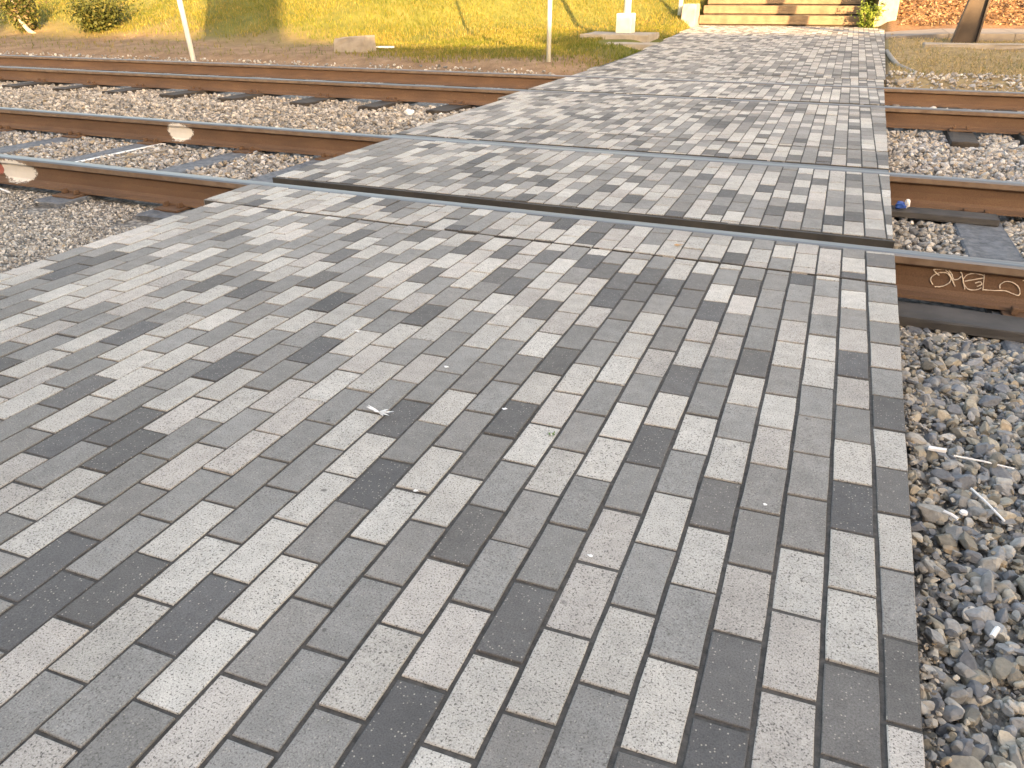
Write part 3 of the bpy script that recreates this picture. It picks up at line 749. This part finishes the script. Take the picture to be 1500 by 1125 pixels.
def grass():
    n = 330000
    X = rng.uniform(-24, -3.2, n); Y = 10.3 + rng.random(n) ** 1.15 * 11.7
    q = lattice(X, Y, 2.2, 3) + 0.6 * lattice(X, Y, 0.7, 4)
    line = np.where(X < -8.4, 12.6, 10.75) + 0.55 * lattice(X, Y, 2.5, 9) - 0.35 * smooth(-7.5, -6.0, X) - 0.5 * smooth(-9.5, -8.4, X) * (X < -8.4)
    dens = smooth(-0.25, 0.9, (Y - line) + 0.9 * q) * (0.45 + 0.55 * smooth(-0.35, 0.1, lattice(X, Y, 0.9, 17)))
    edge = np.where(X > -3.45 - 0.42 * smooth(11, 19, Y) - 0.04, 0, 1)
    k = (rng.random(n) < dens * edge + 0.03 * edge) & (rng.random(n) < np.clip(14 / np.hypot(X, Y), 0.35, 1))
    k &= ~((np.abs(X + 3.95) < 0.75) & (np.abs(Y - 14.6) < 0.95)) & ~((np.abs(X + 8.0) < 0.45) & (np.abs(Y - 11.35) < 0.4))
    X, Y, q = X[k], Y[k], q[k]; n = len(X)
    P = np.stack([X, Y, terrain(X, Y) - 0.005], 1)
    h = rng.uniform(0.035, 0.085, n) * (1 + 0.25 * q); wd = rng.uniform(0.007, 0.014, n)
    g = np.array([(0.13, 0.138, 0.024), (0.175, 0.160, 0.029), (0.225, 0.182, 0.048), (0.09, 0.11, 0.022), (0.28, 0.215, 0.08)])
    c = g[rng.choice(5, n, p=[0.3, 0.28, 0.18, 0.14, 0.10])] * rng.uniform(0.8, 1.2, (n, 1))
    pt = 1 + 0.45 * lattice(X, Y, 1.3, 15) + 0.3 * lattice(X, Y, 0.4, 16)
    c = c * np.stack([np.clip(pt, 0.5, 1.5), np.clip(0.5 + 0.5 * pt, 0.7, 1.3), np.clip(pt, 0.6, 1.3)], 1)
    V, F, Cc = blades(P, h, wd, c)
    tag(link('grass', tri_mesh('grass', V, F, Cc), M_LEAF), 'short yellow-green grass on the bank left of the walkway', 'grass', kind='stuff')
    n = 26000
    X = rng.uniform(0.12, 5.5, n); Y = rng.uniform(10.4, 16.6, n)
    k = rng.random(n) < smooth(-0.3, 0.5, lattice(X, Y, 1.6, 12) + 0.1); X, Y = X[k], Y[k]; n = len(X)
    P = np.stack([X, Y, terrain(X, Y) - 0.004], 1)
    g = np.array([(0.33, 0.25, 0.13), (0.40, 0.31, 0.17), (0.25, 0.20, 0.09), (0.14, 0.15, 0.05)])
    c = g[rng.choice(4, n, p=[.38, .3, .22, .10])] * rng.uniform(.8, 1.2, (n, 1))
    V, F, Cc = blades(P, rng.uniform(0.02, 0.06, n), rng.uniform(0.006, 0.012, n), c, 1.2)
    tag(link('dry_grass', tri_mesh('dry_grass', V, F, Cc), M_LEAF), 'dry straw-coloured grass right of the walkway', 'grass', kind='stuff')
    n = 16000
    X = rng.uniform(0.3, 7, n); Y = rng.uniform(18.6, 23, n)
    P = np.stack([X, Y, terrain(X, Y) + 0.004], 1)
    g = np.array([(0.20, 0.11, 0.06), (0.27, 0.16, 0.09), (0.12, 0.07, 0.04), (0.33, 0.24, 0.16)])
    c = g[rng.integers(0, 4, n)] * rng.uniform(.75, 1.25, (n, 1))
    V, F, Cc = blades(P, rng.uniform(0.015, 0.05, n), rng.uniform(0.03, 0.07, n), c, 1.6)
    tag(link('leaf_litter', tri_mesh('leaf_litter', V, F, Cc), M_LEAF), 'russet leaf litter on the bank right of the steps', 'leaf litter', kind='stuff')
grass()

def bush(name, x, y, rx, rz, nleaf, cols, label, stems=9, lsz=0.05, base=None, lean=(0, 0)):
    z0 = float(terrain(x, y)) if base is None else base
    root = empty(name, (x, y, z0)); mb = MB(); tips = []
    for i in range(stems):
        a = rng.uniform(0, 6.28); r = rx * rng.uniform(0.3, 0.95); top = Vector((math.cos(a) * r + lean[0], math.sin(a) * r + lean[1], rz * rng.uniform(0.6, 1.0)))
        midp = top * 0.5 + Vector((0, 0, 0.08 * rz)); mb.tube([(0, 0, -0.03), midp, top], [0.014 * rx / .5, 0.010 * rx / .5, 0.004], 5); tips.append((midp, top))
    mb.build('stem', M_TIMBER, root)
    n = nleaf; pts = np.zeros((n, 3))
    for i in range(n):
        mp, tp = tips[rng.integers(len(tips))]; t = rng.uniform(-0.75, 1.1)
        c = mp.lerp(tp, t) if t > 0 else mp * (1 + t)
        pts[i] = np.array(c) + rng.normal(0, 0.21, 3) * np.array([rx, rx, rz * 0.9])
    pts[:, 2] = np.maximum(pts[:, 2], 0.01)
    d = rng.normal(size=(n, 3)); d /= np.linalg.norm(d, axis=1)[:, None]
    s = np.cross(d, rng.normal(size=(n, 3))); s /= np.linalg.norm(s, axis=1)[:, None]
    ln = lsz * rng.uniform(0.6, 1.3, (n, 1)); wd = ln * 0.4
    V = np.stack([pts, pts + d * ln * 0.5 + s * wd * .5, pts + d * ln, pts + d * ln * 0.5 - s * wd * .5], 1).reshape(-1, 3)
    F = np.array([[0, 1, 2, 3]]); FF = (F[None] + (np.arange(n) * 4)[:, None, None]).reshape(-1, 4)
    c = np.array(cols)[rng.integers(0, len(cols), n)] * rng.uniform(0.7, 1.3, (n, 1))
    me = tri_mesh('foliage', V, FF, np.repeat(c, 4, 0)); link('foliage', me, M_LEAF, root)
    return tag(root, label, 'bush')
BC = [(0.055, 0.07, 0.02), (0.08, 0.09, 0.024), (0.11, 0.108, 0.03), (0.035, 0.048, 0.015)]
bush('shrub', -15.2, 12.62, 0.62, 0.50, 5200, BC, 'low round olive-green shrub on the sunlit grass', 14, 0.09)
bush('shrub', -16.9, 12.35, 0.40, 0.80, 3200, BC + [(0.12, 0.09, 0.05)], 'taller scrubby shrub leaning by a bare pale branch', 9, 0.09, lean=(-0.35, 0.1))
br = MB().tube([(-16.62, 12.2, 0.12), (-16.8, 12.2, 0.18), (-17.0, 12.22, 0.36), (-17.15, 12.25, 0.75), (-17.35, 12.25, 1.2)], [0.035, 0.05, 0.045, 0.035, 0.02], 8).build('branch', M_CONC, None, smooth=True)
tag(br, 'bare pale curved branch at the foot of the taller shrub', 'branch')
bush('weed', -0.28, 19.0, 0.26, 0.42, 900, [(0.13, 0.19, 0.035), (0.18, 0.24, 0.05), (0.09, 0.14, 0.03)], 'bright green leafy weed at the right end of the steps', 10, 0.075, base=0.15)
bush('weed', 2.9, 19.6, 0.22, 0.3, 240, [(0.13, 0.19, 0.035), (0.18, 0.2, 0.05)], 'small sunlit weed on the leaf litter behind the brown post', 6, 0.075)

# ------------------------------------------------------------------ poles, block, steps, post
def T(x, y): return float(terrain(x, y))
pr = empty('leaning_pole', (-10.15, 10.03, T(-10.15, 10.03)))
MB().tube([(0, 0, -0.2), (-0.10, 0.02, 1.0), (-0.31, 0.06, 3.4)], [0.040, 0.040, 0.039], 12).build('shaft', M_POLE, pr, smooth=True)
MB().tube([(-0.31, 0.06, 3.4), (-0.313, 0.06, 3.43)], [0.045, 0.03], 12).build('cap', M_POLEG, pr)
tag(pr, 'leaning white pole on the dirt shoulder by the far rail', 'pole')
pr = empty('thin_pole', (-4.24, 10.62, T(-4.24, 10.62)))
MB().tube([(0, 0, -0.2), (0.012, 0, 1.2), (0.03, 0, 3.2)], [0.031, 0.031, 0.030], 12).build('shaft', M_POLEG, pr, smooth=True)
MB().box(-0.15, 0.21, -0.012, -0.002, 2.75, 3.25).build('sign_plate', M_POLEG, pr, bevel=0.003)
tag(pr, 'thin pale straight pole standing in grass beside the crossing', 'pole')
z3 = T(-4.45, 15.3)
pr = empty('lamp_post', (-4.45, 15.3, z3 + 0.07))
MB().tube([(0, 0, 0), (0.0, 0, 2.2), (0, 0, 4.6)], [0.07, 0.062, 0.05], 14).build('shaft', M_POLEG, pr, smooth=True)
MB().box(-0.17, 0.13, -0.15, 0.15, 0.0, 0.34).build('base_box', M_POLEG, pr, bevel=0.02)
MB().box(-0.105, 0.09, -0.158, -0.151, 0.05, 0.27).build('access_door', M_POLEG, pr, bevel=0.003)
tag(pr, 'pale green post with a square base box on a concrete pad', 'post')
pd = MB().box(-0.75, 0.55, -0.42, 0.5, -0.12, 0.07).build('concrete_pad', M_CONC, None, bevel=0.015, loc=(-4.45, 15.2, z3), rough=0.006); tag(pd, 'pale concrete pad under the pale green post', 'concrete pad')
pd = MB().box(-0.5, 0.55, -0.3, 0.26, -0.1, 0.05).build('concrete_slab', M_CONC, None, bevel=0.012, loc=(-3.95, 14.05, T(-3.95, 14.05)), rough=0.006); tag(pd, 'flat broken concrete slab at the walkway edge', 'concrete slab')
blk = MB().hexa([(-0.34, -0.17, -0.08), (0.24, -0.13, -0.08), (0.30, 0.17, -0.08), (-0.28, 0.15, -0.08)], [(-0.31, -0.14, 0.20), (0.26, -0.10, 0.25), (0.29, 0.15, 0.25), (-0.26, 0.13, 0.21)]).build('concrete_block', M_CONC, None, bevel=0.02, loc=(-7.85, 11.25, T(-7.85, 11.25)), rough=0.008)
tag(blk, 'rough pale concrete block lying in the grass', 'concrete block')
pl = MB().hexa([(-0.16, -0.05, 0.02), (0.14, -0.06, 0.02), (0.16, 0.04, 0.02), (-0.14, 0.05, 0.02)], [(-0.16, -0.05, 0.04), (0.14, -0.06, 0.045), (0.16, 0.04, 0.045), (-0.14, 0.05, 0.04)]).build('litter_sheet', M_LITTER, None, loc=(-7.7, 11.9, T(-7.7, 11.9) + 0.02)); tag(pl, 'flat white scrap lying in grass beside the concrete block', 'litter')

st = empty('timber_steps', (0, 19.2, float(walk_z(19.2))))
xa, xb = -3.84, -0.42; z = 0.0; y = 0.02
for i, rise in enumerate((0.205, 0.19, 0.19, 0.19, 0.19, 0.19, 0.19, 0.19)):
    stp = MB().box(xa, xb, y, y + 0.16, z + 0.028, z + rise).build('step', M_TIMBER, st, bevel=0.012, rough=0.004)
    MB().box(xa + 0.01, xb - 0.01, y + 0.05, y + 0.52, z - 0.15, z + 0.026).build('packing', M_TIEDARK, stp)
    MB().box(xa + 0.01, xb - 0.01, y + 0.163, y + 0.46, z + 0.03, z + rise - 0.012).build('tread', M_SLAB, stp)
    y += 0.42; z += rise
tag(st, 'wide timber steps at the end of the paver walkway', 'steps')
zs = float(walk_z(19.2))
def cheek(cx, cy, wb, wt, d, h, label, lean=0.0):
    o = MB().hexa([(-wb / 2, -d / 2, -0.15), (wb / 2, -d / 2, -0.15), (wb / 2, d / 2, -0.15), (-wb / 2, d / 2, -0.15)], [(-wt / 2 + lean, -d / 2 + 0.06, h), (wt / 2 + lean, -d / 2 + 0.06, h), (wt / 2 + lean, d / 2, h), (-wt / 2 + lean, d / 2, h)]).build('concrete_pier', M_CONC, None, bevel=0.02, loc=(cx, cy, zs), rough=0.008)
    return tag(o, label, 'concrete pier')
cheek(-4.02, 19.05, 0.34, 0.30, 0.5, 0.44, 'pale concrete pier at the left end of the timber steps')
cheek(0.05, 19.35, 0.44, 0.30, 0.7, 1.5, 'tall pale concrete pier at the right end of the timber steps', 0.02)
o = MB().tube([(-4.32, 19.3, zs - .2), (-4.30, 19.3, zs + 1.4)], 0.05, 10).build('handrail_post', M_POLEG, None, smooth=True); tag(o, 'slim grey post left of the steps beside the concrete pier', 'post')

bp = empty('steel_post', (1.25, 15.3, T(1.25, 15.3)))
def column_part(x0, x1, X0, X1, y0, y1, name):
    q = MB()
    q.hexa([(x0, y0, -0.1), (x1, y0, -0.1), (x1, y1, -0.1), (x0, y1, -0.1)], [(X0, y0, 1.1), (X1, y0, 1.1), (X1, y1, 1.1), (X0, y1, 1.1)])
    q.hexa([(X0, y0, 1.102), (X1, y0, 1.102), (X1, y1, 1.102), (X0, y1, 1.102)], [(X0 + 0.12, y0, 3.6), (X1 + 0.12, y0, 3.6), (X1 + 0.12, y1, 3.6), (X0 + 0.12, y1, 3.6)])
    return q.build(name, M_STEELP, bp, bevel=0.005)
column_part(-0.21, -0.165, 0.01, 0.045, -0.12, 0.12, 'flange')
column_part(-0.163, 0.153, 0.047, 0.215, -0.06, 0.05, 'web')
column_part(0.155, 0.185, 0.217, 0.245, -0.12, 0.12, 'flange')
tag(bp, 'dark brown tapering steel post standing right of the walkway', 'post')
cs = MB().box(-0.75, 0.85, -0.16, 0.16, -0.1, 0.055).build('kerb_stone', M_CONC, None, bevel=0.02, loc=(1.35, 14.2, T(1.35, 14.2)), rough=0.008); cs.rotation_euler = (0, 0, 0.05); tag(cs, 'long pale kerb stone before the brown post', 'kerb stone')
sw = MB()
xs = np.linspace(0.085, 14, 15)
for a, b_ in zip(xs[:-1], xs[1:]):
    za = max(T(a, 16.2), T(a, 18.0)) + 0.03; zb = max(T(b_, 16.2), T(b_, 18.0)) + 0.03
    sw.hexa([(a, 16.1, za - .2), (b_ - .008, 16.1, zb - .2), (b_ - .008, 18.1, zb - .2), (a, 18.1, za - .2)], [(a, 16.1, za), (b_ - .008, 16.1, zb), (b_ - .008, 18.1, zb), (a, 18.1, za)])
tag(sw.build('path', M_SLAB), 'plain concrete path running right from the walkway', kind='structure')
ed = MB().tube([(0.10, 13.6, 0.06), (0.14, 12.6, 0.05), (0.22, 11.6, 0.02), (0.40, 10.8, 0.0), (0.36, 10.3, -0.03), (0.2, 10.1, -0.05)], [0.03] * 6, 8).build('edging_strip', M_CONC, None, smooth=True); tag(ed, 'pale curved edging hose beside the walkway dry grass', 'edging')

# ------------------------------------------------------------------ litter
def lit(o, label, cat, group=None): return tag(o, label, cat, group)
zg = lambda x, y: T(x, y) + 0.045
def stick(a, b, r, label, name='straw'):
    c = Vector(a); return lit(MB().tube([(0, 0, 0), tuple((Vector(b) - c) * .5 + Vector((0, 0, .002))), tuple(Vector(b) - c)], r, 6).build(name, M_LITTER, None, loc=a), label, 'litter')
stick((0.172, 1.69, zg(.2, 1.69)), (0.292, 1.69, zg(.29, 1.69) - .004), 0.0022, 'thin white plastic straw lying level on the blue-grey ballast')
stick((0.195, 1.56, zg(.2, 1.56)), (0.245, 1.46, zg(.24, 1.46)), 0.0022, 'thin white plastic straw pointing slantwise on the blue-grey ballast')
o = MB().hexa([(-.02, -.007, 0), (.018, -.005, 0), (.02, .006, 0), (-.018, .007, 0)], [(-.019, -.006, .006), (.017, -.004, .008), (.019, .005, .008), (-.017, .006, .006)]).build('wrapper', M_LITTER, None, bevel=.001, loc=(0.138, 1.70, zg(.138, 1.7))); lit(o, 'small white plastic scrap on ballast beside the level straw', 'litter')
stick((0.136, 1.447, zg(.14, 1.44)), (0.160, 1.43, zg(.16, 1.43)), 0.004, 'white cigarette butt beside the small white pebble cap', 'cigarette_butt')
stick((0.184, 1.10, zg(.18, 1.1) + .004), (0.194, 1.122, zg(.19, 1.12) + .006), 0.0045, 'white cigarette butt tilted up among the bigger ballast stones', 'cigarette_butt')
o = MB().tube([(0, 0, 0), (0, 0, .005)], [.008, .007], 10).build('bottle_cap', M_LITTER, None, loc=(0.172, 1.456, zg(.17, 1.45))); lit(o, 'round white bottle cap on the ballast by a cigarette butt', 'bottle cap')
def crumple(name, mat, loc, s, label, seed, parent=None):
    r = random.Random(seed); bm = bmesh.new(); bmesh.ops.create_icosphere(bm, subdivisions=2, radius=1)
    for v in bm.verts: v.co = Vector((v.co.x * s[0], v.co.y * s[1], v.co.z * s[2])) * r.uniform(0.6, 1.15)
    me = bpy.data.meshes.new(name); bm.to_mesh(me); bm.free()
    o = link(name, me, mat, parent, loc)
    return lit(o, label, 'litter') if label else o
b = crumple('wrapper', M_BLUE, (0.135, 4.44, -0.12), (0.032, 0.02, 0.022), 'crumpled blue and white wrapper by the panel corner', 1)
crumple('lining', M_LITTER, (0.03, 0.0, 0.014), (0.016, 0.016, 0.024), None, 2, b)
b = crumple('paper_cup', M_LITTER, (-4.08, 6.5, T(-4.08, 6.5) + 0.06), (0.055, 0.04, 0.035), 'crushed white cup on ballast left of the crossing', 3)
# feather, leaf and sprig on the pavers
fe = MB(); r = random.Random(3)
for i in range(16):
    a = r.uniform(-0.9, 0.9) + (math.pi if i % 3 == 0 else 0); l = r.uniform(0.012, 0.045); c = Vector((math.cos(a) * l, math.sin(a) * l * 0.6, r.uniform(.002, .01)))
    s = Vector((-math.sin(a), math.cos(a), 0)) * 0.0022
    fe.add([-s, s, c * .6 + s * 1.2, c, c * .6 - s * 1.2], [(0, 1, 2, 3, 4)])
lit(fe.build('feather', M_LITTER, None, loc=(-1.104, 1.285, 0.003)), 'small white fluffy feather lying on the pavers', 'feather')
M_DRYLEAF = simple('dry_leaf', (0.36, 0.2, 0.09), (0.48, 0.3, 0.15), 40, 0.8)
def leaf(x, y, s, mat, label, rz, z=0.003, name='fallen_leaf'):
    v = [(-1, 0, .1), (-.4, -.4, .0), (.3, -.35, .15), (1, 0, .25), (.3, .35, .1), (-.4, .4, .2), (0, 0, .05)]
    f = [(6, 0, 1), (6, 1, 2), (6, 2, 3), (6, 3, 4), (6, 4, 5), (6, 5, 0)]
    me = mesh(name, [(a * s, b_ * s, c * s) for a, b_, c in v], f); o = link(name, me, mat, None, (x, y, z)); o.rotation_euler = (0, 0, rz)
    return lit(o, label, 'leaf')
leaf(-0.724, 2.89, 0.022, M_DRYLEAF, 'dry tan leaf on the narrow paver strip', 0.4)
M_SPRIG = simple('sprig', (0.09, 0.17, 0.04), (0.13, 0.22, 0.06), 60, 0.7)
sp = MB(); r = random.Random(9)
for i in range(9):
    a = r.uniform(0, 6.28); c = Vector((math.cos(a) * .008, math.sin(a) * .008, r.uniform(.004, .012))); s = Vector((-math.sin(a), math.cos(a), 0)) * .002
    sp.add([-s, s, c + s, c - s], [(0, 1, 2, 3)])
lit(sp.build('sprig', M_SPRIG, None, loc=(-0.683, 1.354, -0.004)), 'tiny green sprig growing in a paver joint', 'sprig')
def splat(x, y, s_, seed):
    r_ = random.Random(seed); mb_ = MB(); n_ = 11; ring = [(math.cos(k * 6.283 / n_) * s_ * r_.uniform(.45, 1.2), math.sin(k * 6.283 / n_) * s_ * r_.uniform(.35, .8), 0.0004) for k in range(n_)]
    mb_.add(ring + [(0, 0, 0.0016)], [(k, (k + 1) % n_, n_) for k in range(n_)])
    return mb_.build('bird_dropping', M_LITTER, None, loc=(x, y, 0.0016))
for i, (x, y, s_) in enumerate(((-1.07, 1.57, 0.008), (-0.83, 1.42, 0.008), (-0.86, 1.04, 0.007), (-0.47, 0.99, 0.006), (-0.20, 1.27, 0.006), (-1.43, 1.68, 0.008))):
    tag(splat(x, y, s_, i), 'tiny white bird dropping on the paver approach', 'dropping', 'droppings on the paver approach')
# white string by the painted rail
lit(MB().tube([(-5.3, 2.95, -0.16), (-5.1, 3.0, -0.15), (-4.95, 2.98, -0.155), (-4.8, 2.95, -0.165)], 0.006, 6).build('string', M_LITTER), 'white string lying in ballast before the painted rail', 'string')
lit(MB().tube([(-5.0, 4.5, -0.165), (-4.95, 4.3, -0.16), (-5.02, 4.0, -0.16), (-4.98, 3.6, -0.165)], 0.005, 6).build('string', M_CONC), 'pale string between the rails beside the white-lined tie', 'string')

# ------------------------------------------------------------------ unseen building added behind the camera, sized to shade the crossing
bd = empty('shade_building', (22, -16, -0.1))
MB().box(-44, 44, -6, 6, 0, 5.9).build('wall', M_BRICKW, bd)
MB().box(-44.3, 44.3, -6.3, 6.3, 5.903, 6.08).build('parapet', M_ROOF, bd)
MB().box(-6.9, 6.0, 3.0, 5.9, 6.083, 7.45).build('roof_shade_block', M_BRICKW, bd)  # unseen roof block added to keep the walkway in shade
MB().box(-15.8, -14.6, 4.9, 5.9, 6.083, 9.0).build('roof_shade_block', M_BRICKW, bd)  # unseen tall block, placed so its shadow falls on the grass bank
MB().box(-27.5, -22.4, 2.5, 5.9, 6.083, 7.4).build('roof_shade_block', M_BRICKW, bd)  # unseen block added to shade the far left of the bank
tag(bd, 'unseen long brick building added behind the camera to shade the crossing', 'building')
